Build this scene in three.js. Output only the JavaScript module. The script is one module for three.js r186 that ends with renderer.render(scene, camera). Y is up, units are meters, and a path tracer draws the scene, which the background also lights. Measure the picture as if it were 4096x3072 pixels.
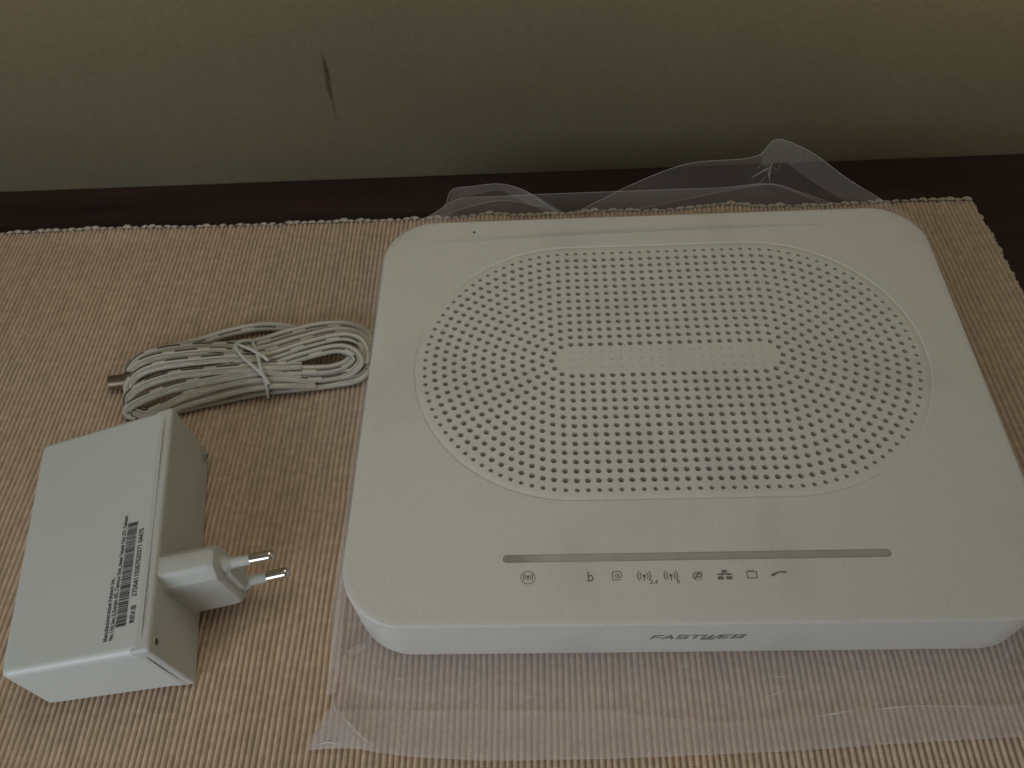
import * as THREE from 'three';
import { mergeGeometries, mergeVertices, toCreasedNormals } from 'three/addons/utils/BufferGeometryUtils.js';
import { RoundedBoxGeometry } from 'three/addons/geometries/RoundedBoxGeometry.js';

// All sizes below are written in vent-hole pitches (3.8 mm) and turned into metres by U.
const U = 0.0038;
const scene = new THREE.Scene();

// ---------- camera ----------
const camera = new THREE.PerspectiveCamera(49.18, 4 / 3, 0.01, 20);
const camPos = new THREE.Vector3(-11.794, 75.457, 52.304).multiplyScalar(U);
camera.position.copy(camPos);
camera.up.set(0.025773, 0.588571, -0.808034);
camera.lookAt(-16.1222 * U, 0, -2.7965 * U);
scene.add(camera);

// ---------- light ----------
const renderer = new THREE.WebGLRenderer({ antialias: true });
renderer.toneMapping = THREE.LinearToneMapping;
renderer.toneMappingExposure = 0.97;
renderer.shadowMap.enabled = true;
scene.background = new THREE.Color().setRGB(0.072, 0.068, 0.057);      // the dim room
function panel(color, intensity, w, h, from, to) {
  const l = new THREE.RectAreaLight(new THREE.Color().setRGB(...color), intensity, w, h);
  l.position.set(...from); l.lookAt(...to); scene.add(l); return l;
}
panel([1, 0.94, 0.77], 1.72, 0.25, 0.25, [-0.1, 0.43, -0.03], [-0.07, 0, 0.0]);      // added warm panel over the table, out of view
panel([0.8, 0.885, 1.0], 3.9, 0.5, 0.35, [-0.42, 0.25, 0.6], [-0.08, 0.01, 0.05]);   // pale window light from the front left
panel([1, 0.95, 0.82], 0.42, 0.8, 0.5, [0.85, 0.45, 0.35], [-0.15, 0, 0.05]);             // added weak fill panel, lifts the sides that face right
for (const [x, cd] of [[-0.3, 15], [0.26, 32]]) {                                      // two added spots out of view, brightening the upper wall
  const wash = new THREE.SpotLight(new THREE.Color().setRGB(1, 0.88, 0.56), cd, 0, 35 * Math.PI / 180, 1, 2);
  wash.position.set(x, 1.0, 0.6); wash.target.position.set(x, 0.742, -0.15);
  wash.castShadow = true; wash.shadow.radius = 3;
  scene.add(wash, wash.target);
}

// ---------- helpers ----------
let seed = 7;
const rnd = () => { seed = (seed * 1664525 + 1013904223) >>> 0; return seed / 4294967296; };
function hash(x, y) { let h = (x * 374761393 + y * 668265263) | 0; h = Math.imul(h ^ (h >>> 13), 1274126177); return ((h ^ (h >>> 16)) >>> 0) / 4294967296; }
function noise(x, y, p = 0) {
  const xi = Math.floor(x), yi = Math.floor(y), fx = x - xi, fy = y - yi, w = (a) => p ? ((a % p) + p) % p : a;
  const u = fx * fx * (3 - 2 * fx), v = fy * fy * (3 - 2 * fy);
  const a = hash(w(xi), w(yi)), b = hash(w(xi + 1), w(yi)), c = hash(w(xi), w(yi + 1)), d = hash(w(xi + 1), w(yi + 1));
  return a + (b - a) * u + (c - a) * v + (a - b - c + d) * u * v;
}
const fbm = (x, y, n = 4) => { let s = 0, a = 0.5; for (let i = 0; i < n; i++) { s += a * noise(x, y); x = x * 2.03 + 17.1; y = y * 2.03 + 9.7; a /= 2; } return s; };
const smooth = (a, b, x) => { const t = Math.min(1, Math.max(0, (x - a) / (b - a))); return t * t * (3 - 2 * t); };
function texture(w, h, fn, srgb = true) {
  const d = new Uint8Array(w * h * 4);
  for (let y = 0; y < h; y++) for (let x = 0; x < w; x++) {
    const c = fn(x / w, y / h, x, y);
    for (let k = 0; k < 3; k++) d[(y * w + x) * 4 + k] = Math.max(0, Math.min(255, c[k] * 255));
    d[(y * w + x) * 4 + 3] = 255;
  }
  const t = new THREE.DataTexture(d, w, h); t.wrapS = t.wrapT = THREE.RepeatWrapping;
  t.magFilter = THREE.LinearFilter; t.minFilter = THREE.LinearMipmapLinearFilter; t.generateMipmaps = true;
  if (srgb) t.colorSpace = THREE.SRGBColorSpace;
  t.needsUpdate = true; return t;
}
function canvasTexture(w, h, draw, srgb = false) {
  const c = document.createElement('canvas'); c.width = w; c.height = h;
  const g = c.getContext('2d'); draw(g, w, h);
  const t = new THREE.CanvasTexture(c); if (srgb) t.colorSpace = THREE.SRGBColorSpace; return t;
}
const lin = (r, g, b) => new THREE.Color().setRGB(r, g, b);
const std = (o) => new THREE.MeshStandardMaterial(o);
const counts = {};
function numbered(n) { const k = counts[n] = (counts[n] ?? 0) + 1; return k === 1 ? n : n + '_' + String(k - 1).padStart(3, '0'); }
const bases = new Map();
function thing(name, label, category, [x, y, z] = [0, 0, 0]) {
  const o = new THREE.Group(); o.name = numbered(name); o.position.set(x * U, y * U, z * U);
  o.userData = { label, category, kind: 'thing' }; bases.set(o, [x, y, z]); scene.add(o); return o;
}
// geometry written in scene pitches -> mesh under its thing (or top-level)
function part(name, geo, mat, parent, extra) {
  const b = bases.get(parent) ?? [0, 0, 0];
  const g = geo.clone ? geo.clone() : geo; g.translate(-b[0], -b[1], -b[2]); g.scale(U, U, U);
  const m = new THREE.Mesh(g, mat); m.name = name; m.castShadow = m.receiveShadow = true;
  if (extra) Object.assign(m.userData, extra);
  if (parent) { parent.add(m); bases.set(m, b); } else scene.add(m);
  return m;
}
function surface(nu, nv, fn, uvScale = 1) {            // grid of fn(u,v) -> [x,y,z]
  const p = [], uv = [], ix = [];
  for (let j = 0; j <= nv; j++) for (let i = 0; i <= nu; i++) { const q = fn(i / nu, j / nv); p.push(q[0], q[1], q[2]); uv.push((q[3] ?? q[0]) * uvScale, (q[4] ?? q[2]) * uvScale); }
  for (let j = 0; j < nv; j++) for (let i = 0; i < nu; i++) { const a = j * (nu + 1) + i, b = a + 1, c = a + nu + 1, d = c + 1; ix.push(a, c, b, b, c, d); }
  const g = new THREE.BufferGeometry(); g.setAttribute('position', new THREE.Float32BufferAttribute(p, 3)); g.setAttribute('uv', new THREE.Float32BufferAttribute(uv, 2));
  g.setIndex(ix); g.computeVertexNormals(); return g;
}
const curve = (pts) => new THREE.CatmullRomCurve3(pts.map((p) => new THREE.Vector3(...p)), false, 'centripetal');
function tube(pts, r0, seg = 60, rad = 8, off = 0, lift = 0, u0 = 0, taper = 0) {     // round wire with an upright frame, uv = length, turn
  const c = Array.isArray(pts) ? curve(pts) : pts, p = [], uv = [], ix = [], L = c.getLength(), up = new THREE.Vector3(0, 1, 0);
  for (let i = 0; i <= seg; i++) {
    const q = c.getPointAt(i / seg), t = c.getTangentAt(i / seg), s = new THREE.Vector3().crossVectors(t, up);
    if (s.length() < 0.15) s.set(0, 0, 1); s.normalize(); const n = new THREE.Vector3().crossVectors(s, t).normalize();
    const e = i / seg, r = taper ? r0 * (0.06 + 0.94 * smooth(0, taper, e) * smooth(1, 1 - taper, e)) : r0;
    q.addScaledVector(s, off).addScaledVector(n, lift);
    for (let k = 0; k <= rad; k++) { const a = k / rad * 2 * Math.PI, w = q.clone().addScaledVector(n, Math.cos(a) * r).addScaledVector(s, Math.sin(a) * r); p.push(w.x, w.y, w.z); uv.push(u0 + i / seg * L, k / rad); }
  }
  for (let i = 0; i < seg; i++) for (let k = 0; k < rad; k++) { const a = i * (rad + 1) + k, b = a + rad + 1; ix.push(a, a + 1, b, a + 1, b + 1, b); }
  const g = new THREE.BufferGeometry(); g.setAttribute('position', new THREE.Float32BufferAttribute(p, 3)); g.setAttribute('uv', new THREE.Float32BufferAttribute(uv, 2)); g.setIndex(ix); g.computeVertexNormals(); return g;
}
const flat = (shape, y, seg = 12) => { const g = new THREE.ShapeGeometry(shape, seg); g.rotateX(Math.PI / 2); flip(g); g.translate(0, y, 0); return g; };   // shape (x, z) laid flat, facing up
function flip(g) { const ix = g.index.array; for (let i = 0; i < ix.length; i += 3) { const t = ix[i]; ix[i] = ix[i + 1]; ix[i + 1] = t; } g.computeVertexNormals(); return g; }
function stadium(path, cx, cz, L, r, n = 40, rev = false) {
  const pts = [];
  for (let i = 0; i <= n; i++) { const a = -Math.PI / 2 + Math.PI * i / n; pts.push([cx + L + r * Math.cos(a), cz + r * Math.sin(a)]); }
  for (let i = 0; i <= n; i++) { const a = Math.PI / 2 + Math.PI * i / n; pts.push([cx - L + r * Math.cos(a), cz + r * Math.sin(a)]); }
  if (rev) pts.reverse();
  pts.forEach(([x, z], i) => i ? path.lineTo(x, z) : path.moveTo(x, z)); path.closePath(); return pts;
}
function roundRect(x0, x1, z0, z1, r, n = 14) {
  const pts = [];
  for (const [cx, cz, a0] of [[x1 - r, z0 + r, -90], [x1 - r, z1 - r, 0], [x0 + r, z1 - r, 90], [x0 + r, z0 + r, 180]])
    for (let i = 0; i <= n; i++) { const a = (a0 + 90 * i / n) * Math.PI / 180; pts.push([cx + r * Math.cos(a), cz + r * Math.sin(a)]); }
  return pts;
}
const pathOf = (pts, P = THREE.Shape) => { const s = new P(); pts.forEach(([x, z], i) => i ? s.lineTo(x, z) : s.moveTo(x, z)); s.closePath(); return s; };
function rings(list, closed = true) {                  // list of rings of [x,y,z], skinned one after the other
  const n = list[0].length; return surface(n - (closed ? 0 : 1), list.length - 1, (u, v) => { const r = list[Math.round(v * (list.length - 1))]; return r[Math.round(u * (n - (closed ? 0 : 1))) % n]; });
}

// ---------- setting: wall and table ----------
{
  const map = texture(2048, 768, (u, v) => {
    const m = fbm(u * 12, v * 5, 5) - 0.5, f = hash(Math.floor(u * 2048), Math.floor(v * 768)) - 0.5, n2 = noise(u * 300, v * 115) - 0.5, k = 1 + m * 0.08 + f * 0.12 + n2 * 0.04;
    let c = [0.395 * k, 0.362 * k, 0.283 * k];
    // brown scuff on the paint
    const x = -100 + u * 160, y = -2 + v * 60, t = (y - 8.4) / (18.8 - 8.4);
    if (t > -0.05 && t < 1.05) {
      const cx = -38.58 + t * 0.2 + (noise(3, y * 0.5) - 0.5) * 0.3, w = 0.16 + 0.34 * smooth(0.2, 0.55, t) * smooth(1.05, 0.6, t), d = Math.abs(x - cx) / w;
      const a = (1 - smooth(0.1, 1, d)) * (0.5 + 0.5 * smooth(0.25, 0.6, t)) * smooth(-0.05, 0.12, t) * smooth(1.05, 0.8, t) * (0.75 + 0.5 * noise(x * 3, y * 2.5));
      c = c.map((q, i) => q * (1 - a * [0.36, 0.46, 0.64][i]));
    }
    return c;
  });
  map.wrapS = map.wrapT = THREE.ClampToEdgeWrapping;
  const bump = texture(256, 256, (u, v) => { const h = 0.5 * noise(u * 64, v * 64, 64) + 0.5 * noise(u * 24, v * 24, 24); return [h, h, h]; }, false); bump.repeat.set(14, 4);
  const g = new THREE.BoxGeometry(220, 62, 4); g.translate(0, 29, -41.45);
  const pos = g.attributes.position, uv = g.attributes.uv;
  for (let i = 0; i < pos.count; i++) uv.setXY(i, (pos.getX(i) + 100) / 160, (pos.getY(i) + 2) / 60);
  part('wall', g, std({ map, roughness: 0.9, bumpMap: bump, bumpScale: 0.00016 }), null, { kind: 'structure', label: 'cream painted wall with a brown scuff mark behind the table', category: 'wall' });
}
{
  const map = texture(512, 256, (u, v) => {
    const g = fbm(u * 6, v * 60, 4), w = 0.8 + 0.5 * (g - 0.5) + 0.15 * (noise(u * 20, v * 200) - 0.5);
    return [0.225 * w, 0.135 * w, 0.125 * w];
  });
  const rough = texture(256, 256, (u, v) => { const r = 0.42 + 0.2 * fbm(u * 8, v * 30, 3); return [r, r, r]; }, false);
  const g = new RoundedBoxGeometry(190, 5, 104, 3, 0.5); g.translate(-8, -3.15, 12.5);
  part('table_top', g, std({ map, roughnessMap: rough, roughness: 1 }), null, { kind: 'structure', label: 'dark mahogany table top under the woven mat', category: 'table top' });
}

// ---------- placemat ----------
{
  const PITCH = 0.56, X0 = -92, X1 = 42.2, Z0 = -30.2, Z1 = 46, N = Math.round((X1 - X0) / PITCH);
  const mat = thing('placemat', 'beige ribbed cotton placemat with looped edges lying on the table', 'placemat', [-12, -0.5, 10]);
  const right = (z) => X1 + 0.062 * (z - Z0);
  const lift = (x, z) => {
    const e = smooth(-27, -30.2, z);
    let b = 0; for (const [c, w, h] of [[-19.5, 3, 0.55], [-4, 5, 0.25], [10.5, 4, 0.75], [34, 5, 0.2], [-70, 9, 0.3]]) b += h * Math.exp(-(((x - c) / w) ** 2));
    return b * e + 0.05 * (noise(x * 0.15, z * 0.12) - 0.5);
  };
  const K = 8, tone = [];
  for (let i = 0; i <= N; i++) tone.push(0.93 + 0.07 * hash(i, 5));
  const nz = 90, nx = N * K, p = [], uv = [], ix = [], col = [];
  for (let j = 0; j <= nz; j++) {
    const z = Z0 + 0.3 + (Z1 - Z0 - 0.3) * j / nz;
    for (let i = 0; i <= nx; i++) {
      const t = i / K, rib = Math.floor(t), f = t - rib, xr = X0 + t * PITCH;
      const wob = 0.2 * (noise(rib * 0.25 + 50, z * 0.16) - 0.5) + 0.05 * (noise(rib * 3.1, z * 0.5) - 0.5);
      const k = i === nx ? right(z) - X1 : wob + Math.max(0, (xr - 30) / 12.2) * (right(z) - X1);
      const h = Math.pow(Math.sin(Math.PI * f), 0.75), grooveShade = f < 0.13 || f > 0.87;
      const y = -0.31 + 0.29 * h * (0.85 + 0.3 * noise(rib * 1.7, z * 0.7)) + lift(xr, z);
      p.push(xr + k, y, z); uv.push(xr / 8, z / 8);
      const s = tone[Math.min(rib, N)] * (0.96 + 0.08 * noise(rib * 0.8, z * 0.25)) * (grooveShade ? 0.78 : 1);   // shade between the ribs, painted in as a darker tone
      const big = fbm(xr * 0.03 + 3, z * 0.05, 3) - 0.45;
      col.push(Math.min(1, s * (1 + 0.12 * big)), Math.min(1, s), Math.min(1, s * (1 - 0.2 * big)));
    }
  }
  for (let j = 0; j < nz; j++) for (let i = 0; i < nx; i++) { const a = j * (nx + 1) + i, b = a + 1, c = a + nx + 1, d = c + 1; ix.push(a, c, b, b, c, d); }
  const g = new THREE.BufferGeometry(); g.setAttribute('position', new THREE.Float32BufferAttribute(p, 3)); g.setAttribute('uv', new THREE.Float32BufferAttribute(uv, 2));
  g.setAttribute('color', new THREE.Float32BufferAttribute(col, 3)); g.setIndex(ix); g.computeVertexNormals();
  // weft threads: short beads across every rib
  const weave = (u, v, a) => { const row = Math.floor(v * 40), c = Math.floor(u * 14 + (row % 2) * 0.5), f = v * 40 - row; return Math.sin(f * Math.PI) * (0.6 + 0.4 * hash(c % 14, row % 40)) + a * hash(Math.floor(u * 256), Math.floor(v * 256)); };
  const map = texture(512, 512, (u, v) => { const k = 0.9 + 0.1 * weave(u, v, 0.35) + 0.1 * (noise(u * 16, v * 16, 16) - 0.5); return [0.84 * k, 0.74 * k, 0.64 * k]; });
  const bump = texture(512, 512, (u, v) => { const h = weave(u, v, 0.3) * 0.7; return [h, h, h]; }, false);
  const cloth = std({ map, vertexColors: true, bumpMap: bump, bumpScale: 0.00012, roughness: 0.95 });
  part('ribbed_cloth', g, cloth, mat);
  const back = pathOf([[X0, Z0 + 0.35], [X1 - 0.1, Z0 + 0.35], [right(Z1) - 0.1, Z1], [X0, Z1]]);
  const bg = new THREE.ExtrudeGeometry(back, { depth: 0.2, bevelEnabled: false }); bg.rotateX(Math.PI / 2); bg.translate(0, -0.44, 0);
  part('backing', bg, std({ color: lin(0.3, 0.2, 0.12), roughness: 1 }), mat);
  // loops of the woven edge, back and right
  const loopMat = std({ color: lin(0.7, 0.62, 0.54), roughness: 0.95, bumpMap: bump, bumpScale: 0.0002 });
  const vars = [0, 1, 2].map((k) => {
    const q = new THREE.TorusGeometry(0.36 + 0.05 * k, 0.2 + 0.03 * k, 7, 10, Math.PI); q.rotateX(-Math.PI / 2); q.scale(1.05, 1, 0.8 + 0.15 * k); q.scale(U, U, U); return q;
  });
  const b = bases.get(mat);
  const loop = (x, y, z, turn, s) => { const m = new THREE.Mesh(vars[Math.floor(rnd() * 3)], loopMat); m.name = 'edge_loop'; m.position.set((x - b[0]) * U, (y - b[1]) * U, (z - b[2]) * U); m.rotation.set((rnd() - 0.5) * 0.5, turn + (rnd() - 0.5) * 0.4, (rnd() - 0.5) * 0.3); m.scale.setScalar(s); m.castShadow = m.receiveShadow = true; mat.add(m); };
  for (let x = -86; x < 42; x += 1.08 * (0.85 + 0.3 * rnd())) loop(x, -0.02 + lift(x, Z0), Z0 + 0.5 - 0.12 * noise(x * 0.4, 3), 0, 0.8 + 0.3 * rnd());
  for (let z = Z0 + 0.8; z < 2; z += 0.62 * (0.8 + 0.4 * rnd())) loop(right(z) - 0.15 + 0.2 * rnd(), -0.2, z, -Math.PI / 2, 0.5 + 0.3 * rnd());
}

// ---------- router ----------
const RX0 = -30.38, RX1 = 30.29, RZ0 = -20.97, RZ1 = 27.65, TOP = 7.7, LV = 9.632, RC = 5.75;
{
  const r = thing('router', 'white plastic wifi router with oval vent of small holes, inside the clear bag', 'router', [0, 0.3, 3.3]);
  const speck = texture(512, 512, (u, v) => { const q = fbm(u * 6 + 1.5 * fbm(v * 4, u * 4, 3), v * 4, 5) - 0.47, k = 1 - 0.13 * Math.max(0, q) * smooth(0.02, 0.2, q) - 0.06 * hash(Math.floor(u * 512), Math.floor(v * 512)); return [0.87 * k, 0.868 * k, 0.83 * k]; });   // handling smudges
  const fine = texture(256, 256, (u, v) => { const h = hash(Math.floor(u * 256), Math.floor(v * 256)); return [h, h, h]; }, false); fine.repeat.set(3, 3);
  const white = new THREE.MeshPhysicalMaterial({ map: speck, roughness: 0.5, bumpMap: fine, bumpScale: 0.00003 });
  const uvPlan = (g) => { const p = g.attributes.position, uv = g.attributes.uv; for (let i = 0; i < p.count; i++) uv.setXY(i, p.getX(i) / 40, (p.getZ(i) + p.getY(i)) / 40); return g; };
  // side shell with rounded rim
  const prof = [[0.55, 7.7], [0.22, 7.69], [0.09, 7.64], [0.02, 7.55], [0, 7.42], [0, 5], [0, 2.5], [0.03, 0.95], [0.12, 0.6], [0.35, 0.38], [0.9, 0.3], [12, 0.3]];
  const shell = rings(prof.map(([i, y]) => roundRect(RX0 + i, RX1 - i, RZ0 + i, RZ1 - i, Math.max(0.4, RC - i), 16).map(([x, z]) => [x, y, z])));
  part('side_shell', uvPlan(shell), white, r);
  // top cover: flat plate with an opening for the dished vent and one for the light bar
  const i = 0.55, top = pathOf(roundRect(RX0 + i, RX1 - i, RZ0 + i, RZ1 - i, RC - i, 16));
  const hole = new THREE.Path(); stadium(hole, 0, 0, LV, 16.15, 48, true); top.holes.push(hole);
  const slot = new THREE.Path(); stadium(slot, 0.2, 21.64, 16.2, 0.37, 12, true); top.holes.push(slot);
  const plate = flat(top, TOP);
  const dish = [];
  const ringPts = (L, rad, cz, y) => { const s = new THREE.Path(); return stadium(s, 0, cz, L, rad, 48).map(([x, z]) => [x, y, z]); };
  for (const [rad, y, cz] of [[16.15, TOP, 0], [16.08, TOP - 0.03, 0], [16.02, TOP - 0.065, 0], [15.96, TOP - 0.065, 0], [15.88, TOP - 0.02, 0.01], [15.75, TOP - 0.005, 0.02], [15.6, TOP + 0.02, 0.04], [15.46, TOP + 0.036, 0.05], [15.36, TOP + 0.04, 0.05]]) dish.push(ringPts(LV, rad, cz, y));
  const dg = rings(dish); const cover = mergeGeometries([uvPlan(plate), uvPlan(flipIfDown(dg))]);
  const tc = part('top_cover', cover, white, r);
  // vent grille with real holes
  const sc = 0.9994, GY = TOP + 0.04, gx = -0.007, gz = 0.031, step = 2 * LV / 19;
  const sh = new THREE.Shape(); stadium(sh, 0, 0.04, LV, 15.42, 48);
  const at = (x, z, rad, n = 11) => { const h = new THREE.Path(); const a0 = rnd() * 6; for (let k = 0; k < n; k++) { const a = a0 - k / n * 2 * Math.PI, X = gx + x * sc + rad * Math.cos(a), Z = gz + z * sc + rad * Math.sin(a); k ? h.lineTo(X, Z) : h.moveTo(X, Z); } h.closePath(); sh.holes.push(h); };
  for (let k = 2; k <= 15; k++) {
    const rad = k === 15 ? 0.225 : 0.29;
    for (let j = 0; j < 20; j++) for (const s of [-1, 1]) at(-LV + j * step, s * k, rad);
    for (let j = 1; j < 3 * k; j++) for (const s of [-1, 1]) { const a = Math.PI * j / (3 * k); at(s * (LV + k * Math.sin(a)), k * Math.cos(a), rad); }
  }
  // closed holes of the middle strip: shallow pits with a floor just below the plate
  const cups = [];
  for (let j = 0; j < 20; j++) for (const z of [-1, 0, 1]) { at(-LV + j * step, z, 0.17, 8); const c = new THREE.CircleGeometry(0.2, 10); c.rotateX(-Math.PI / 2); c.translate(gx + (-LV + j * step) * sc, GY - 0.09, gz + z * sc); cups.push(c); }
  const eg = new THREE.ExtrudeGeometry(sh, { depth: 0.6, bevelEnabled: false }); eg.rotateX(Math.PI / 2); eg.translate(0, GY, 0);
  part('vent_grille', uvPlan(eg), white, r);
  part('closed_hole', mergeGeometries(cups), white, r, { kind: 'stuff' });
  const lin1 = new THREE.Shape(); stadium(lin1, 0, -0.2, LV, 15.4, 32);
  part('hole_shade', flat(lin1, GY - 1.1), std({ color: lin(0.1, 0.088, 0.068), roughness: 0.9 }), r);  // dark sheet added to stand in for the shade inside the holes
  // light bar
  const bs = new THREE.Shape(); stadium(bs, 0.2, 21.64, 16.2, 0.44, 12);
  const barMap = texture(256, 8, (u) => { const k = 0.66 - 0.17 * smooth(0.13, 0.02, u) + 0.05 * (noise(u * 30, 1) - 0.5) - 0.06 * smooth(0.96, 1, u); return [k, k * 0.985, k * 0.9]; });
  barMap.wrapS = THREE.ClampToEdgeWrapping;
  const bar = flat(bs, TOP - 0.07); const bp = bar.attributes.position; for (let k = 0; k < bp.count; k++) bar.attributes.uv.setXY(k, (bp.getX(k) + 16.4) / 33.2, 0.5);
  part('light_bar', bar, std({ map: barMap, roughness: 0.45 }), r);
  // printed icons
  const ink = (draw, w = 128, h = 128) => std({ color: lin(0.09, 0.088, 0.075), roughness: 0.6, transparent: true, alphaMap: canvasTexture(w, h, (g) => { g.fillStyle = '#000'; g.fillRect(0, 0, w, h); g.strokeStyle = g.fillStyle = '#fff'; g.lineCap = 'round'; g.lineJoin = 'round'; draw(g); }) });
  const icon = (x, z, w, h, m) => { const g = new THREE.PlaneGeometry(w, h); g.rotateX(-Math.PI / 2); g.translate(x, TOP + 0.012, z); part('printed_icon', g, m, r); };
  const waves = (g, cx, cy, s, solid) => {
    g.lineWidth = s * 0.16; g.beginPath(); g.arc(cx, cy, s * 0.25, 0, 7); g.fill();
    g.beginPath(); g.moveTo(cx, cy); g.lineTo(cx, cy + s * 0.72); g.stroke();
    for (const k of solid) for (const a of [0, Math.PI]) { g.beginPath(); g.arc(cx, cy, s * k, a - 0.75, a + 0.75); g.stroke(); }
  };
  icon(-14.18, 23.38, 1.36, 1.3, ink((g) => { g.lineWidth = 6; g.beginPath(); g.arc(64, 64, 57, 0, 7); g.stroke(); waves(g, 64, 58, 46, [0.5, 0.85]); }));
  icon(-8.86, 23.38, 0.8, 1.0, ink((g) => { g.lineWidth = 17; g.beginPath(); g.moveTo(34, 12); g.lineTo(34, 114); g.stroke(); g.beginPath(); g.ellipse(66, 82, 32, 30, 0, 0, 7); g.stroke(); }));
  icon(-6.6, 23.34, 0.98, 0.96, ink((g) => { g.lineWidth = 10; g.beginPath(); g.arc(62, 66, 19, 0, 7); g.stroke(); g.beginPath(); g.moveTo(82, 46); g.lineTo(82, 78); g.quadraticCurveTo(94, 92, 112, 78); g.lineTo(112, 40); g.quadraticCurveTo(112, 14, 84, 14); g.lineTo(42, 14); g.quadraticCurveTo(14, 14, 14, 44); g.lineTo(14, 86); g.quadraticCurveTo(14, 114, 44, 114); g.lineTo(100, 114); g.stroke(); }));
  const wifi = (sub) => ink((g) => { waves(g, 64, 52, 60, [0.58, 0.95]); g.font = 'bold 50px sans-serif'; g.fillText(sub, 108, 126); }, 192, 128);
  icon(-3.98, 23.5, 1.9, 1.25, wifi('2.4')); icon(-1.72, 23.5, 1.9, 1.25, wifi('5'));
  icon(0.2, 23.38, 1.0, 1.05, ink((g) => { g.lineWidth = 13; g.beginPath(); g.arc(52, 72, 34, 2.0, 5.0); g.stroke(); g.beginPath(); g.arc(74, 56, 34, -1.1, 1.9); g.stroke(); g.beginPath(); g.arc(52, 78, 16, 0, 7); g.fill(); g.beginPath(); g.arc(76, 50, 17, 0, 7); g.fill(); g.lineWidth = 5; g.beginPath(); g.arc(64, 64, 58, 0.3, 2.6); g.stroke(); }));
  icon(2.48, 23.38, 1.34, 0.95, ink((g) => { g.fillRect(44, 6, 40, 36); g.fillRect(0, 56, 128, 12); g.fillRect(18, 46, 44, 26); g.fillRect(74, 46, 38, 24); g.fillRect(6, 84, 48, 40); g.fillRect(72, 84, 50, 40); }));
  icon(4.76, 23.36, 1.02, 0.96, ink((g) => { g.lineWidth = 11; g.strokeRect(12, 36, 102, 76); g.lineWidth = 8; g.beginPath(); g.moveTo(26, 10); g.lineTo(56, 32); g.lineTo(84, 12); g.stroke(); }));
  icon(7.0, 23.32, 1.36, 0.72, ink((g) => { g.lineWidth = 24; g.beginPath(); g.moveTo(12, 100); g.quadraticCurveTo(52, 36, 116, 44); g.stroke(); g.lineWidth = 34; g.beginPath(); g.moveTo(16, 92); g.lineTo(24, 82); g.moveTo(104, 46); g.lineTo(112, 46); g.stroke(); }));
  // maker's name on the front wall
  const logo = ink((g) => {
    g.transform(1, 0, -0.32, 1, 26, 0); g.lineWidth = 17; g.lineCap = 'butt'; g.lineJoin = 'miter';
    const P = (...a) => { g.beginPath(); a.forEach(([x, y], i) => i ? g.lineTo(x, y) : g.moveTo(x, y)); g.stroke(); };
    P([16, 92], [16, 24], [74, 24]); P([16, 58], [66, 58]);
    P([82, 92], [110, 22], [146, 92]); P([96, 72], [136, 72]);
    P([226, 24], [168, 24], [168, 56], [224, 56], [224, 86], [164, 86]);
    P([236, 24], [312, 24]); P([274, 24], [274, 92]);
    P([324, 18], [324, 84], [352, 84], [366, 18]); P([366, 18], [366, 84], [394, 84], [410, 18]);
    P([322, 106], [402, 106]);
    P([482, 24], [424, 24], [424, 86], [480, 86]); P([424, 56], [474, 56]);
    P([500, 86], [500, 24], [556, 24], [560, 40], [548, 54], [562, 68], [556, 86], [494, 86]); P([500, 55], [550, 55]);
  }, 608, 116);
  const lg = new THREE.PlaneGeometry(8.5, 1.45); lg.translate(0.2, 4.72, RZ1 + 0.012);
  part('printed_logo', lg, logo, r);
  const dot = new THREE.CylinderGeometry(0.17, 0.17, 0.05, 10); dot.translate(-20.2, TOP + 0.02, -19);
  part('dark_speck', dot, std({ color: lin(0.03, 0.03, 0.025), roughness: 0.8 }), r);
}
function flipIfDown(g) { let s = 0; const n = g.attributes.normal; for (let i = 0; i < n.count; i++) s += n.getY(i); return s < 0 ? flip(g) : g; }

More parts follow.
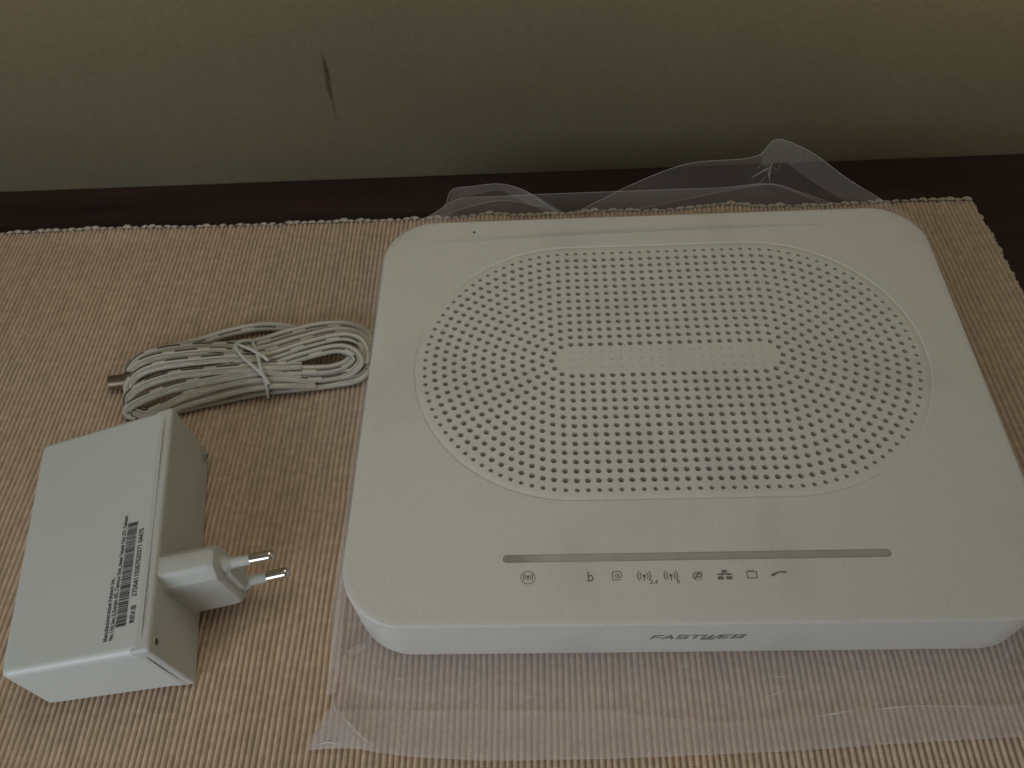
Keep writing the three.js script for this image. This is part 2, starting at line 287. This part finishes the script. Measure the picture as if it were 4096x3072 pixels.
// ---------- power adapter ----------
{
  const V3 = (a) => new THREE.Vector3(...a);
  const ad = thing('power_adapter', 'white plug-in power adapter lying on its side, printed barcode on top', 'power adapter', [-53, 0, 18]);
  // corners: [left|right][bottom|top][far|near]
  const C = { LBF: V3([-61.7, 0, 8.7]), LBN: V3([-57.6, 0, 31.55]), LTF: V3([-62.4, 7.25, 8.4]), LTN: V3([-58.2, 7.3, 31.25]), RBF: V3([-48.65, 0, 5.3]), RBN: V3([-44.3, 0, 29.85]), RTF: V3([-49.13, 9.06, 5.37]), RTN: V3([-45.1, 9.06, 29.8]) };
  const ridge = V3([-45.71, 9, 29.68]), ridgeFar = V3([-49.73, 9, 5.47]);          // where the housing ends and the lid's flange begins
  const map3 = (s, t, w) => { // s left->right, t bottom->top, w far->near
    const l = (a, b, k) => a.clone().lerp(b, k);
    return l(l(l(C.LBF, C.LBN, w), l(C.LTF, C.LTN, w), t), l(l(C.RBF, C.RBN, w), l(C.RTF, C.RTN, w), t), s);
  };
  const block = (s0, s1, inset, rad, seg = 5) => {
    const W = 12.3 * (s1 - s0), H = 8.4, D = 23.8, g = new RoundedBoxGeometry(W, H - 2 * inset, D - 2 * inset, seg, rad), p = g.attributes.position;
    for (let i = 0; i < p.count; i++) { const v = map3(s0 + (s1 - s0) * (p.getX(i) / W + 0.5), p.getY(i) / H + 0.5, p.getZ(i) / D + 0.5); p.setXYZ(i, v.x, v.y, v.z); }
    const m = mergeVertices(deleteN(g)); m.computeVertexNormals(); return m;
  };
  function deleteN(g) { g.deleteAttribute('normal'); g.deleteAttribute('uv'); return g; }
  const grain = texture(256, 256, (u, v) => { const h = hash(Math.floor(u * 256), Math.floor(v * 256)); return [h, h, h]; }, false);
  const white = std({ color: lin(0.6, 0.615, 0.565), roughness: 0.34 }), offWhite = std({ color: lin(0.53, 0.535, 0.49), roughness: 0.5 });
  part('housing', block(0, 0.955, 0, 0.7), white, ad);
  part('lid', block(0.86, 1, 0.03, 0.34), offWhite, ad);
  const P3 = (s, t, w) => map3(s, t, w).toArray();
  part('housing_rim', tube([P3(0.94, 0.02, 0.998), P3(0.94, 0.88, 0.998), P3(0.94, 0.965, 0.985), P3(0.94, 0.993, 0.955), P3(0.94, 0.996, 0.5), P3(0.94, 0.993, 0.045), P3(0.94, 0.965, 0.015), P3(0.94, 0.88, 0.002), P3(0.94, 0.02, 0.002)], 0.065, 160, 8), white, ad);
  // face frame of the lid
  const ez = C.RTF.clone().sub(C.RTN).normalize(), n2 = new THREE.Vector3().crossVectors(C.RBN.clone().sub(C.RTN), ez).normalize(); if (n2.x < 0) n2.negate();
  const up = new THREE.Vector3().crossVectors(n2, ez).normalize(); if (up.y < 0) up.negate();
  const face = (a, u, d = 0) => C.RTN.clone().addScaledVector(ez, a).addScaledVector(up, u).addScaledVector(n2, d);
  const frame = new THREE.Matrix4().makeBasis(ez, up, ez.clone().cross(up));
  const out = ez.clone().cross(up), sgn = Math.sign(out.dot(n2));
  const orient = (g, a, u, d) => { const o = face(a, u, d); const m = new THREE.Matrix4().makeBasis(ez.clone().multiplyScalar(sgn), up, n2); m.setPosition(o); g.applyMatrix4(m); return g; };
  for (const [a, u] of [[1.15, -1.1], [23.4, -7.8]]) {
    const c = new THREE.CylinderGeometry(0.32, 0.32, 0.3, 16, 1, true); c.rotateX(Math.PI / 2);
    const f = new THREE.CircleGeometry(0.32, 16); f.translate(0, 0, -0.02);
    const rim = new THREE.TorusGeometry(0.36, 0.06, 6, 18);
    const m = part('screw', orient(f, a, u, 0.03), std({ color: lin(0.06, 0.055, 0.05), roughness: 0.5, metalness: 0.4 }), ad);
    part('screw_rim', orient(rim, a, u, 0.02), offWhite, m);
  }
  // plug body: flattened hexagon rising from the lid, then two pins
  const pa = 7.6, pu = -4.35;
  const hex = (s) => [[-1.7, 2.7], [-0.8, 3.9], [0.8, 3.9], [1.7, 2.7], [1.7, -2.7], [0.8, -3.9], [-0.8, -3.9], [-1.7, -2.7]].map(([x, y]) => [x * s, y * s]);
  const rr = (s, d) => { const P = hex(s), o = []; const n = P.length; for (let i = 0; i < n; i++) { const A = P[i], B = P[(i + 1) % n]; for (const t of [0.06, 0.35, 0.65, 0.94]) o.push([A[0] + (B[0] - A[0]) * t, A[1] + (B[1] - A[1]) * t, d]); } return o; };
  const body = rings([rr(1.06, -0.1), rr(1.04, 0.3), rr(1.02, 4.3), rr(0.97, 4.75), rr(0.84, 4.95), rr(0.62, 5.02), rr(0.55, 5.5), rr(0.45, 5.6), rr(0.02, 5.61)]);
  const plug = part('plug_body', orient(toCreasedNormals(flipOut(body), 0.5), pa, pu, 0), offWhite, ad);
  function flipOut(g) { const p = g.attributes.position, n = g.attributes.normal; let s = 0; for (let i = 0; i < p.count; i++) s += p.getX(i) * n.getX(i) + p.getY(i) * n.getY(i); return s < 0 ? flip(g) : g; }
  const lathe = (pts) => { const g = new THREE.LatheGeometry(pts.map(([r, y]) => new THREE.Vector2(r, y)), 20); g.rotateX(Math.PI / 2); return g; };
  const steel = std({ color: lin(0.72, 0.66, 0.58), metalness: 1, roughness: 0.22 });
  for (const s of [1, -1]) {
    const tilt = (g) => { g.rotateX(s * 0.035); return orient(g, pa - 0.05, pu + s * 2.12, 4.8); };
    const sl = part('pin_sleeve', tilt(lathe([[0.85, 0], [0.8, 0.5], [0.56, 0.85], [0.5, 1.1], [0.48, 2.6], [0.44, 2.64], [0, 2.64]])), offWhite, ad);
    part('metal_pin', tilt(lathe([[0.5, 2.6], [0.52, 2.64], [0.52, 4.35], [0.5, 4.52], [0.4, 4.7], [0.2, 4.8], [0, 4.82]])), steel, sl);
  }
  // printed text and barcode on the upper side
  const n1 = new THREE.Vector3().crossVectors(ez, C.LTN.clone().sub(ridge)).normalize(); if (n1.y < 0) n1.negate();
  const ex = new THREE.Vector3().crossVectors(n1, ez).normalize(); if (ex.x > 0) ex.negate();
  const ink = canvasTexture(1536, 400, (g, w, h) => {
    g.fillStyle = '#000'; g.fillRect(0, 0, w, h); g.fillStyle = g.strokeStyle = '#fff'; const X = (a) => (a - 1) / 12.4 * w, Y = (l) => (3.75 - l) / 3.1 * h;
    g.font = '40px sans-serif'; const txt = (s, a, l, wid, tall = 1.45) => { g.save(); g.translate(X(a), Y(l)); g.scale((X(a + wid) - X(a)) / g.measureText(s).width, tall); g.fillText(s, 0, 0); g.lineWidth = 1.6; g.strokeText(s, 0, 0); g.restore(); };
    txt('Manufacturer:Acbel Polytech Inc.', 1.38, 3.24, 5.75);
    txt('No.159,Sec.3,Danjin RD.,Tamsui Dist.,New Taipei City 251,Taiwan', 1.39, 2.74, 11.7);
    g.fillStyle = '#666'; g.fillRect(X(2.4), Y(2.62), X(12.25) - X(2.4), Y(1.68) - Y(2.62)); g.fillStyle = '#000';
    let a = 2.75, k = 0; while (a < 11.95) { const gap = [0.035, 0.05, 0.045, 0.075][Math.floor(hash(k, 3) * 4)], bar = [0.03, 0.045, 0.06, 0.12][Math.floor(hash(k, 8) * 4)]; g.fillStyle = '#000'; g.fillRect(X(a), Y(2.64), X(a + gap) - X(a), Y(1.66) - Y(2.64)); g.fillStyle = '#ddd'; g.fillRect(X(a + gap), Y(2.6), X(a + gap + bar) - X(a + gap), Y(1.7) - Y(2.6)); a += gap + bar; k++; }
    g.fillStyle = '#fff'; g.fillRect(X(2.55), Y(2.6), X(2.68) - X(2.55), Y(1.7) - Y(2.6)); g.fillRect(X(12.0), Y(2.6), X(12.12) - X(12.0), Y(1.7) - Y(2.6));
    g.font = '46px sans-serif'; txt('REV:B', 2.53, 0.98, 1.6, 1.6); txt('27D64110367620371 04470', 4.9, 1.04, 6.5, 1.6);
  });
  const lg = new THREE.PlaneGeometry(12.4, 3.1); lg.translate(1 + 6.2, 0.65 + 1.55, 0);
  const lm = new THREE.Matrix4().makeBasis(ez, ex, n1); lm.setPosition(ridge.clone().addScaledVector(n1, 0.02)); lg.applyMatrix4(lm);
  part('printed_label', lg, std({ color: lin(0.03, 0.03, 0.03), roughness: 0.6, transparent: true, alphaMap: ink }), ad);
}

// ---------- cable bundle ----------
{
  const cab = thing('power_cable', 'coiled white twin-wire power cable bundle with grey dashes, left of the router', 'cable', [-46, 0, -4.5]);
  const wire = std({ color: lin(0.74, 0.71, 0.65), roughness: 0.45 });
  const print = (seedN) => canvasTexture(1024, 64, (g, w, h) => {
    g.fillStyle = 'rgb(194,189,177)'; g.fillRect(0, 0, w, h); g.fillStyle = 'rgb(84,79,71)';
    for (let k = 0; k < 3; k++) { g.fillRect((k + 0.15) * w / 3, 0, w / 3 * 0.64, h * 0.06); g.fillRect((k + 0.15) * w / 3, h * 0.94, w / 3 * 0.64, h * 0.06); };
  }, true);
  const text = canvasTexture(1024, 64, (g, w, h) => {
    g.fillStyle = 'rgb(194,189,177)'; g.fillRect(0, 0, w, h); g.fillStyle = 'rgb(150,144,134)';
    let x = 20, k = 0; while (x < w - 40) { const l = 10 + 26 * hash(k, 2); if (k % 7 < 5) g.fillRect(x, h * 0.04, l, h * 0.05); x += l + 8 + (k % 7 === 5 ? 70 : 0); k++; }
  }, true);
  const dash = print(1); for (const t of [dash, text]) { t.wrapS = t.wrapT = THREE.RepeatWrapping; t.repeat.set(1 / 12.5, 1); }
  const mDash = std({ map: dash, roughness: 0.33 }), mText = std({ map: text, roughness: 0.33 });
  const S = {
    A1: [[-59.2, 0.8, -7.7], [-55.2, 1.0, -8.7], [-52.3, 1.0, -9.6], [-49.4, 1.0, -10.7], [-45.7, 0.8, -11.6], [-42.6, 0.6, -11.4], [-39.8, 0.5, -10.3]],
    B: [[-50.5, 2.0, -7.6], [-48.5, 2.0, -7.8], [-45.3, 2.0, -8.2], [-42.1, 1.6, -9.8], [-38.5, 1.4, -10.9], [-35.5, 1.2, -11.0], [-33.4, 1.0, -10.1], [-32.5, 0.9, -8.0], [-32.3, 0.8, -5.5], [-33.2, 0.7, -3.9], [-36.1, 0.6, -3.2], [-40.5, 0.6, -2.7], [-43.7, 0.6, -2.4], [-47.7, 0.5, -1.6], [-51.9, 0.5, -0.6], [-54.5, 0.5, 0.0]],
    C: [[-51.1, 2.4, -6.7], [-47.2, 2.7, -6.3], [-44.4, 2.7, -6.5], [-40.2, 2.2, -8.4], [-36.6, 1.9, -9.6], [-34.4, 1.7, -9.4], [-32.8, 1.5, -8.1], [-32.6, 1.2, -6.5], [-32.8, 0.9, -4.8]],
    D: [[-49.5, 2.2, -4.6], [-46.1, 3.0, -5.0], [-43.3, 3.1, -5.2], [-39.1, 2.7, -7.2], [-34.9, 2.3, -8.4], [-33.3, 2.0, -7.8], [-32.7, 1.7, -6.5], [-32.8, 1.4, -5.0]],
    F: [[-49, 2.2, -3.7], [-45.3, 3.1, -3.5], [-43.0, 3.0, -3.8], [-39.6, 2.7, -5.4], [-35.5, 2.5, -6.6], [-33.9, 2.2, -6.2], [-33.2, 1.9, -5.1], [-34.0, 1.4, -4.2], [-36.1, 1.0, -3.8]],
    G: [[-47.7, 2.2, -4.2], [-43.2, 2.5, -3.8], [-39.5, 2.3, -3.8], [-36.2, 1.9, -4.2], [-34.6, 1.7, -5.1], [-34.1, 1.7, -6.3], [-35.2, 1.9, -7.0]],
    H: [[-49.0, 1.6, -2.5], [-43.8, 2.2, -3.1], [-41.0, 1.9, -3.2], [-38.2, 1.5, -3.3], [-35.4, 1.2, -3.9], [-33.5, 1.1, -5.4], [-32.9, 1.1, -7.0]],
    a: [[-41.5, 1.7, -8.4], [-44.9, 2.4, -6.6], [-47.5, 2.2, -7.4], [-51.6, 1.8, -7.9], [-56.2, 1.5, -7.8], [-58.9, 1.3, -7.0], [-59.9, 1.1, -5.7], [-60.0, 0.9, -4.4], [-59.5, 0.7, -3.4]],
    b: [[-41, 2.1, -7.2], [-44.7, 2.9, -5.6], [-49.5, 2.5, -6.6], [-53.8, 2.3, -6.5], [-57.2, 1.9, -6.3], [-59.0, 1.7, -5.4], [-59.6, 1.5, -4.3], [-59.2, 1.3, -3.0]],
    c: [[-40.5, 2.5, -6.3], [-44.3, 3.2, -5.0], [-47.6, 3.0, -5.2], [-50.2, 2.8, -5.2], [-56.1, 2.4, -4.8], [-58.3, 2.0, -4.0], [-59.1, 1.6, -2.8], [-58.7, 1.2, -1.7]],
    e: [[-39.5, 2.4, -4.4], [-43.6, 3.4, -3.6], [-44.5, 3.3, -3.6], [-49.5, 2.9, -3.5], [-53.9, 2.4, -3.4], [-57.3, 1.9, -2.5], [-58.8, 1.4, -1.3], [-58.9, 0.9, -0.5]],
    f: [[-39.5, 1.9, -3.5], [-43.5, 3.2, -3.2], [-44.4, 3.1, -3.1], [-49.8, 2.6, -2.4], [-53.9, 2.1, -1.8], [-56.9, 1.7, -0.8], [-58.5, 1.2, -0.1], [-58.7, 0.7, 0.3], [-57.5, 0.6, 0.6]],
    g: [[-38, 1.3, -3.1], [-41.8, 2.4, -2.9], [-45.0, 2.6, -2.5], [-48.6, 2.3, -1.9], [-52.7, 1.7, -0.8], [-55.2, 1.1, 0.2], [-56.7, 0.8, 0.6], [-57.8, 0.8, 0.2]],
    h: [[-38, 0.9, -2.8], [-42.2, 2.0, -2.2], [-45.9, 1.8, -1.8], [-48.8, 1.5, -1.2], [-52.8, 1.1, -0.2], [-53.6, 1.0, 0.2], [-54.8, 0.7, 0.7]],
  };
  let k = 0;
  for (const [name, pts] of Object.entries(S)) {
    const c = curve(pts), L = c.getLength(), seg = Math.ceil(L * 5), o = k * 2.3 + (name === 'c' ? 1 : 0), R = 0.34;
    const m = part('cable_strand', tube(c, R, seg, 12, 0.32, 0, o), mDash, cab);
    part('second_wire', tube(c, R, seg, 12, -0.32, -0.03 + 0.06 * hash(k, 4), o + 1), mText, m);
    k++;
  }
  // barrel connector
  const metal = std({ color: lin(0.2, 0.15, 0.1), metalness: 0.7, roughness: 0.4 });
  const jk = new THREE.LatheGeometry([[0, 0], [0.45, 0], [0.5, 0.06], [0.78, 0.06], [0.84, 0.14], [0.84, 1.9], [1.05, 1.95], [1.05, 3.2], [0, 3.25]].map(([a, b]) => new THREE.Vector2(a, b)), 24);
  jk.rotateZ(-Math.PI / 2); jk.rotateY(0.12); jk.translate(-61.9, 0.95, -3.7);
  part('connector', jk, metal, cab);
  const tie = thing('cable_tie', 'thin clear plastic tie wound around the middle of the cable bundle', 'cable tie', [-44.5, 0.5, -4.5]);
  const clear = new THREE.MeshPhysicalMaterial({ color: lin(0.8, 0.8, 0.76), roughness: 0.25, transparent: true, opacity: 0.8 });
  const T = [
    [[-45.0, 1.6, -8.1], [-46.2, 2.6, -8.0], [-47.2, 3.3, -7.0], [-46.2, 3.9, -5.1], [-44.2, 4.0, -3.1], [-43.1, 3.5, -2.2], [-42.6, 2.8, -1.6]],
    [[-46.9, 3.4, -6.8], [-45.1, 3.85, -5.7], [-43.2, 3.9, -4.4], [-42.9, 3.6, -4.2]],
    [[-45.6, 1.4, -8.9], [-45.4, 3.0, -7.4], [-44.3, 3.8, -5.2], [-43.4, 3.9, -2.9], [-43.0, 3.0, -1.8], [-43.0, 1.9, -1.3], [-43.4, 0.3, -1.6]],
  ];
  for (const p of T) part('tie_strand', tube(p, 0.2, 40, 8), clear, tie);
}

// ---------- clear plastic bag round the router ----------
{
  const bag = thing('plastic_bag', 'thin clear plastic bag around the router, crumpled open behind and flat in front', 'plastic bag', [0, 0.1, 5]);
  const filmMat = (o, r = 0.32, c = lin(0.8, 0.74, 0.72)) => new THREE.MeshPhysicalMaterial({ color: c, roughness: r, transparent: true, opacity: o, side: THREE.DoubleSide });
  const film = filmMat(0.14), back = filmMat(0.075, 0.4, lin(0.62, 0.54, 0.5)), fold = filmMat(0.12), backFold = filmMat(0.1, 0.4, lin(0.66, 0.58, 0.54)), hem = filmMat(0.15, 0.25), milky = filmMat(0.24), glint = filmMat(0.85, 0.15), mark = new THREE.MeshPhysicalMaterial({ color: lin(0.3, 0.33, 0.28), roughness: 0.4, transparent: true, opacity: 0.15 }), thick = filmMat(0.4, 0.2);
  const line = (pts) => (x) => { if (x <= pts[0][0]) return pts[0][1]; for (let i = 1; i < pts.length; i++) if (x <= pts[i][0]) { const t = (x - pts[i - 1][0]) / (pts[i][0] - pts[i - 1][0]); return pts[i - 1][1] + (pts[i][1] - pts[i - 1][1]) * t; } return pts[pts.length - 1][1]; };
  const zFront = line([[-33.2, 35.5], [-29.8, 35.3], [-27.5, 35.7], [-24, 36.1], [-18, 36.4], [-8, 36.35], [7, 35.8], [18, 35.15], [26, 34.8], [34, 34.5]]);
  const xLeft = line([[-20, -32.9], [18, -32.9], [29, -32.4], [30.9, -31.3], [32.5, -31.5], [34, -32.6], [35.4, -33.2]]);
  const dist = (x, z) => { const r = RC, dx = Math.max(RX0 + r - x, x - RX1 + r), dz = Math.max(RZ0 + r - z, z - RZ1 + r); return Math.hypot(Math.max(dx, 0), Math.max(dz, 0)) + Math.min(0, Math.max(dx, dz)) - r; };
  const creaseTop = line([[-29, -18.1], [-24.8, -17.4], [-14.4, -17.7], [-0.3, -18.2], [30, -18]]);
  const creaseFront = line([[-33, 32.3], [-8, 32.6], [2, 33.6], [9, 33.1], [13, 32.6], [20, 32.4], [34, 32.2]]);
  const height = (x, z) => {
    const d = dist(x, z), lim = z > RZ1 ? 4.2 : 1.7;
    let y = 0.32 + 7.46 * (1 - smooth(-0.05, lim, d)) ;
    const on = 1 - smooth(-1.2, 0, d);
    y += on * (0.05 * fbm(x * 0.35, z * 0.5, 3) + 0.22 * Math.exp(-(((z - creaseTop(x)) / 0.28) ** 2)) + 0.1 * Math.exp(-(((z - creaseTop(x) - 1.4) / 0.5) ** 2)));
    const off = smooth(1.5, 4, d);
    y += off * (0.16 * fbm(x * 0.25, z * 0.7, 3) + 0.3 * Math.exp(-(((z - creaseFront(x)) / 0.3) ** 2)) * (0.4 + 0.6 * smooth(5, 12, x)) + (z > 32 ? 0.05 : 0));
    return y;
  };
  part('upper_film', surface(150, 150, (u, v) => {
    const z = -21.2 + 57.6 * (v < 0.12 ? v : v), zz = -21.2 + v * 57.6, xl = xLeft(zz), x = xl + u * (32.6 - xl), zf = zFront(x), z2 = -21.2 + v * (zf + 21.2);
    return [x, height(x, z2), z2];
  }), film, bag);
  part('lower_film', surface(60, 60, (u, v) => { const zz = -21.2 + v * 57.6, xl = xLeft(zz) + 0.05, x = xl + u * (32.5 - xl), z2 = -24 + v * (zFront(x) + 23.95); return [x, 0.1 + 0.06 * noise(x * 0.4, z2 * 0.4), z2]; }), film, bag);
  // doubled strip of the sealed front hem
  part('hem_strip', surface(120, 8, (u, v) => { const x = -32.2 + 64.7 * u, a = creaseFront(x), z = a + (zFront(x) - 0.05 - a) * v; return [x, 0.62 - 0.3 * v + 0.08 * fbm(x * 0.4, z, 2), z]; }), fold, bag);
  const loft = (A, B, sag = 0, n = 70, m = 12) => { const a = curve(A), b = curve(B); return surface(n, m, (u, v) => { const p = a.getPointAt(u).lerp(b.getPointAt(u), v); return [p.x, p.y - sag * Math.sin(Math.PI * v) + 0.12 * (noise(u * 22, v * 5) - 0.5), p.z + 0.5 * sag * Math.sin(Math.PI * v)]; }); };
  const edge = [[-28.3, 9.8, -17.0], [-26.4, 9.3, -19.5], [-23.7, 8.8, -22.5], [-22.9, 9.4, -24.5], [-20.5, 9.4, -25.0], [-17.2, 9.2, -25.5], [-14.5, 8.6, -25.0], [-9.6, 7.0, -22.5], [-5.8, 7.7, -23.5], [-2.5, 8.8, -24.5], [4.4, 11.1, -25.5], [12.8, 11.6, -26.0], [14.2, 13.7, -26.0], [17.6, 13.0, -25.0], [22.9, 9.4, -24.0], [26.8, 7.5, -22.5], [29.8, 7.1, -19.5], [30.6, 7.1, -17.0]];
  const rim = [[-30.0, 7.8, -16.5], [-28.6, 7.8, -19.4], [-25.5, 7.8, -20.9], [-20, 7.8, -21.1], [-14, 7.8, -21.1], [-9, 7.8, -21.1], [0, 7.8, -21.1], [8, 7.8, -21.1], [14, 7.8, -21.1], [20, 7.8, -21.1], [25.4, 7.8, -20.9], [28.6, 7.8, -19.3], [30, 7.8, -16.5]];
  part('back_flap', loft(rim, edge, 0.35, 110, 16), back, bag);
  const ridge = [[-25.9, 5.8, -24.0], [-22.8, 6.5, -26.0], [-17.4, 6.4, -26.5], [-10.6, 6.5, -26.5], [-3.6, 6.5, -26.5], [3.3, 6.5, -26.5], [9.4, 6.5, -26.5], [15.1, 7.0, -26.3], [18.8, 5.8, -26.0], [22.7, 4.7, -25.0]];
  const foot = [[-28, 0.4, -21.3], [-22, 0.4, -21.5], [-16, 0.4, -21.5], [-8, 0.4, -21.5], [0, 0.4, -21.5], [8, 0.4, -21.5], [15, 0.4, -21.5], [20, 0.4, -21.5], [26, 0.4, -21.3]];
  part('lower_flap', loft(foot, ridge, 0.3, 90, 14), back, bag);
  const arc = [[-25.7, 4.9, -24.0], [-23.2, 5.0, -25.6], [-17.4, 6.0, -26.2], [-12.4, 4.8, -26.2], [-7.5, 3.0, -26.0], [-4.9, 3.1, -26.0], [3.5, 4.8, -26.2], [11.6, 6.4, -26.4], [15.1, 7.0, -26.2], [18.6, 5.7, -25.9], [22.2, 4.4, -24.9]];
  part('folded_edge', loft(ridge.map(([x, y, z]) => [x, y, z - 0.1]), arc, 0, 90, 8), backFold, bag);
  part('folded_edge', loft([[12.8, 11.8, -25.8], [14.2, 13.8, -25.8], [17.5, 13.2, -24.8], [22.8, 9.6, -23.8], [26.7, 7.6, -22.3], [29.6, 7.3, -19.3]], [[13.5, 10.2, -25.6], [15.5, 11.0, -25.4], [17.7, 9.8, -24.6], [21.6, 7.6, -23.4], [24.9, 6.2, -22.0], [27.8, 6.3, -19.0]], 0, 60, 8), backFold, bag);
  part('folded_edge', loft([[-26.5, 9.2, -19.6], [-23.7, 8.8, -22.4], [-22.9, 9.6, -24.3], [-20.4, 9.6, -24.8], [-17.2, 9.3, -25.3], [-14.5, 8.8, -24.8], [-9.6, 7.1, -22.4]], [[-25.8, 8.3, -19.6], [-22.6, 7.0, -22.4], [-22.6, 7.7, -24.2], [-20.3, 8.4, -24.7], [-17.0, 8.3, -25.2], [-15.6, 7.8, -24.7], [-10.7, 6.4, -22.4]], 0, 60, 8), backFold, bag);
  // gathered front corner
  part('gathered_corner', surface(10, 10, (u, v) => {
    const A = [[-31.3, 0.6, 31.8], [-32.5, 0.5, 34.0], [-33.3, 0.35, 35.5]], B = [[-31.1, 0.7, 32.2], [-30.1, 1.0, 33.3], [-27.6, 0.5, 35.5]];
    const a = curve(A).getPoint(v), b = curve(B).getPoint(v), p = a.lerp(b, u); return [p.x, p.y + 0.35 * Math.sin(u * 9) * v * (1 - v) + 0.25 * Math.sin(Math.PI * u), p.z];
  }), milky, bag);
  // upright side of the bag beside the router, and small folds at the gathered corner
  part('side_fold', surface(6, 60, (u, v) => { const z = 6 + 25 * v, x = -32.75 + 0.4 * smooth(0.6, 1, v) + u * (1.5 - 0.3 * v); return [x, 0.4 + u * (1.6 - 0.7 * v) + 0.15 * noise(v * 14, u * 2), z]; }), milky, bag);
  for (const [p, r] of [[[[-31.4, 0.7, 32.9], [-32.2, 0.75, 33.9], [-32.5, 0.6, 34.9]], 0.07], [[[-32.9, 0.55, 35.3], [-31.5, 0.8, 35.0], [-30, 0.6, 35.3]], 0.07], [[[-31.9, 0.9, 30.2], [-31.2, 1.0, 32.3], [-30.6, 0.8, 33.6]], 0.06], [[[-29.9, 0.9, 33.6], [-28.6, 0.8, 34.6], [-27.4, 0.55, 35.4]], 0.06]]) part('crease_or_glint', tube(p, r, 24, 6, 0, 0, 0, 0.4), thick, bag);
  for (const [p, r] of [[[[10.7, 0.95, 33.05], [11.3, 1.0, 33.0], [11.9, 0.95, 32.9]], 0.07], [[[14.8, 0.92, 32.68], [16.2, 1.02, 32.56], [17.7, 0.92, 32.45]], 0.055]]) part('crease_or_glint', tube(p, r, 20, 6, 0, 0, 0, 0.4), glint, bag);  // short pale opaque tubes, painted highlights along the front fold
  // many fine creases where the film lies loose in front and folds behind
  for (let k = 0; k < 46; k++) {
    const x = -30 + 60 * rnd(), z = 28.5 + 6 * rnd(), a = (rnd() - 0.5) * (k % 3 ? 0.7 : 2.6), l = 0.8 + 3.2 * rnd() * rnd(), P = [];
    for (let i = 0; i < 4; i++) { const X = x + l * (i / 3) * Math.cos(a), Z = Math.min(zFront(X) - 0.1, z + l * (i / 3) * Math.sin(a) + 0.15 * (rnd() - 0.5)); P.push([X, Math.max(height(X, Z), Z > 32.4 ? 0.7 : 0) + 0.03, Z]); }
    part('crease_or_glint', tube(P, 0.03 + 0.025 * rnd(), 16, 5, 0, 0, 0, 0.45), k % 4 ? hem : thick, bag);
  }
  part('film_edge', tube([-33, -30, -27, -24, -18, -12, -5, 2, 9, 16, 23, 30].map((x) => [x, 0.38, zFront(x) - 0.03]), 0.045, 120, 5), hem, bag);
  // edges of the film, seen as thin bright lines, and the dark line across the back of the router
  for (const p of [edge, ridge, arc]) part('film_edge', tube(p, 0.05, 140, 6), hem, bag);
  part('crease_or_glint', tube([[-28.9, 7.86, -18.2], [-24.8, 7.9, -17.5], [-19.6, 7.9, -17.6], [-14.4, 7.9, -17.8], [-6, 7.9, -18.1], [2, 7.9, -18.2], [12, 7.9, -18.3], [23, 7.88, -18.1]], 0.14, 90, 6, 0, 0, 0, 0.4), mark, bag);  // dark tint stands in for the shadow line of the film fold
  for (let k = 0; k < 9; k++) {
    const x = 10.5 + 7 * rnd(), y = 7.8 + 3.4 * rnd(), a = rnd() * 3, l = 0.6 + 1.2 * rnd(), z = -25.6 + 0.3 * rnd();
    part('crinkle', tube([[x, y, z], [x + l * 0.5 * Math.cos(a), y + l * 0.5 * Math.sin(a) + 0.15, z + 0.1], [x + l * Math.cos(a), y + l * Math.sin(a), z]], 0.035, 14, 5, 0, 0, 0, 0.4), hem, bag);
  }
  // sharp creases that catch the light
  for (const [p, r] of [[[[14.6, 10.9, -25.9], [14.4, 9.1, -25.9], [14.9, 7.3, -25.9]], 0.05], [[[12.5, 8.4, -25.9], [13.5, 9.2, -25.9], [14.6, 9.9, -25.9]], 0.04], [[[9.4, 0.75, 33.2], [11, 0.85, 33.0], [13.3, 0.75, 32.6]], 0.07], [[[14.8, 0.72, 32.65], [16.5, 0.88, 32.5], [18.2, 0.72, 32.35], [21.4, 0.6, 32.4], [26.8, 0.55, 32.3]], 0.06], [[[-31.1, 0.9, 32.3], [-30.1, 1.15, 33.3], [-29, 0.9, 34.2]], 0.06]]) part('crease_or_glint', tube(p, r, 30, 6, 0, 0, 0, 0.4), thick, bag);
}
renderer.render(scene, camera);
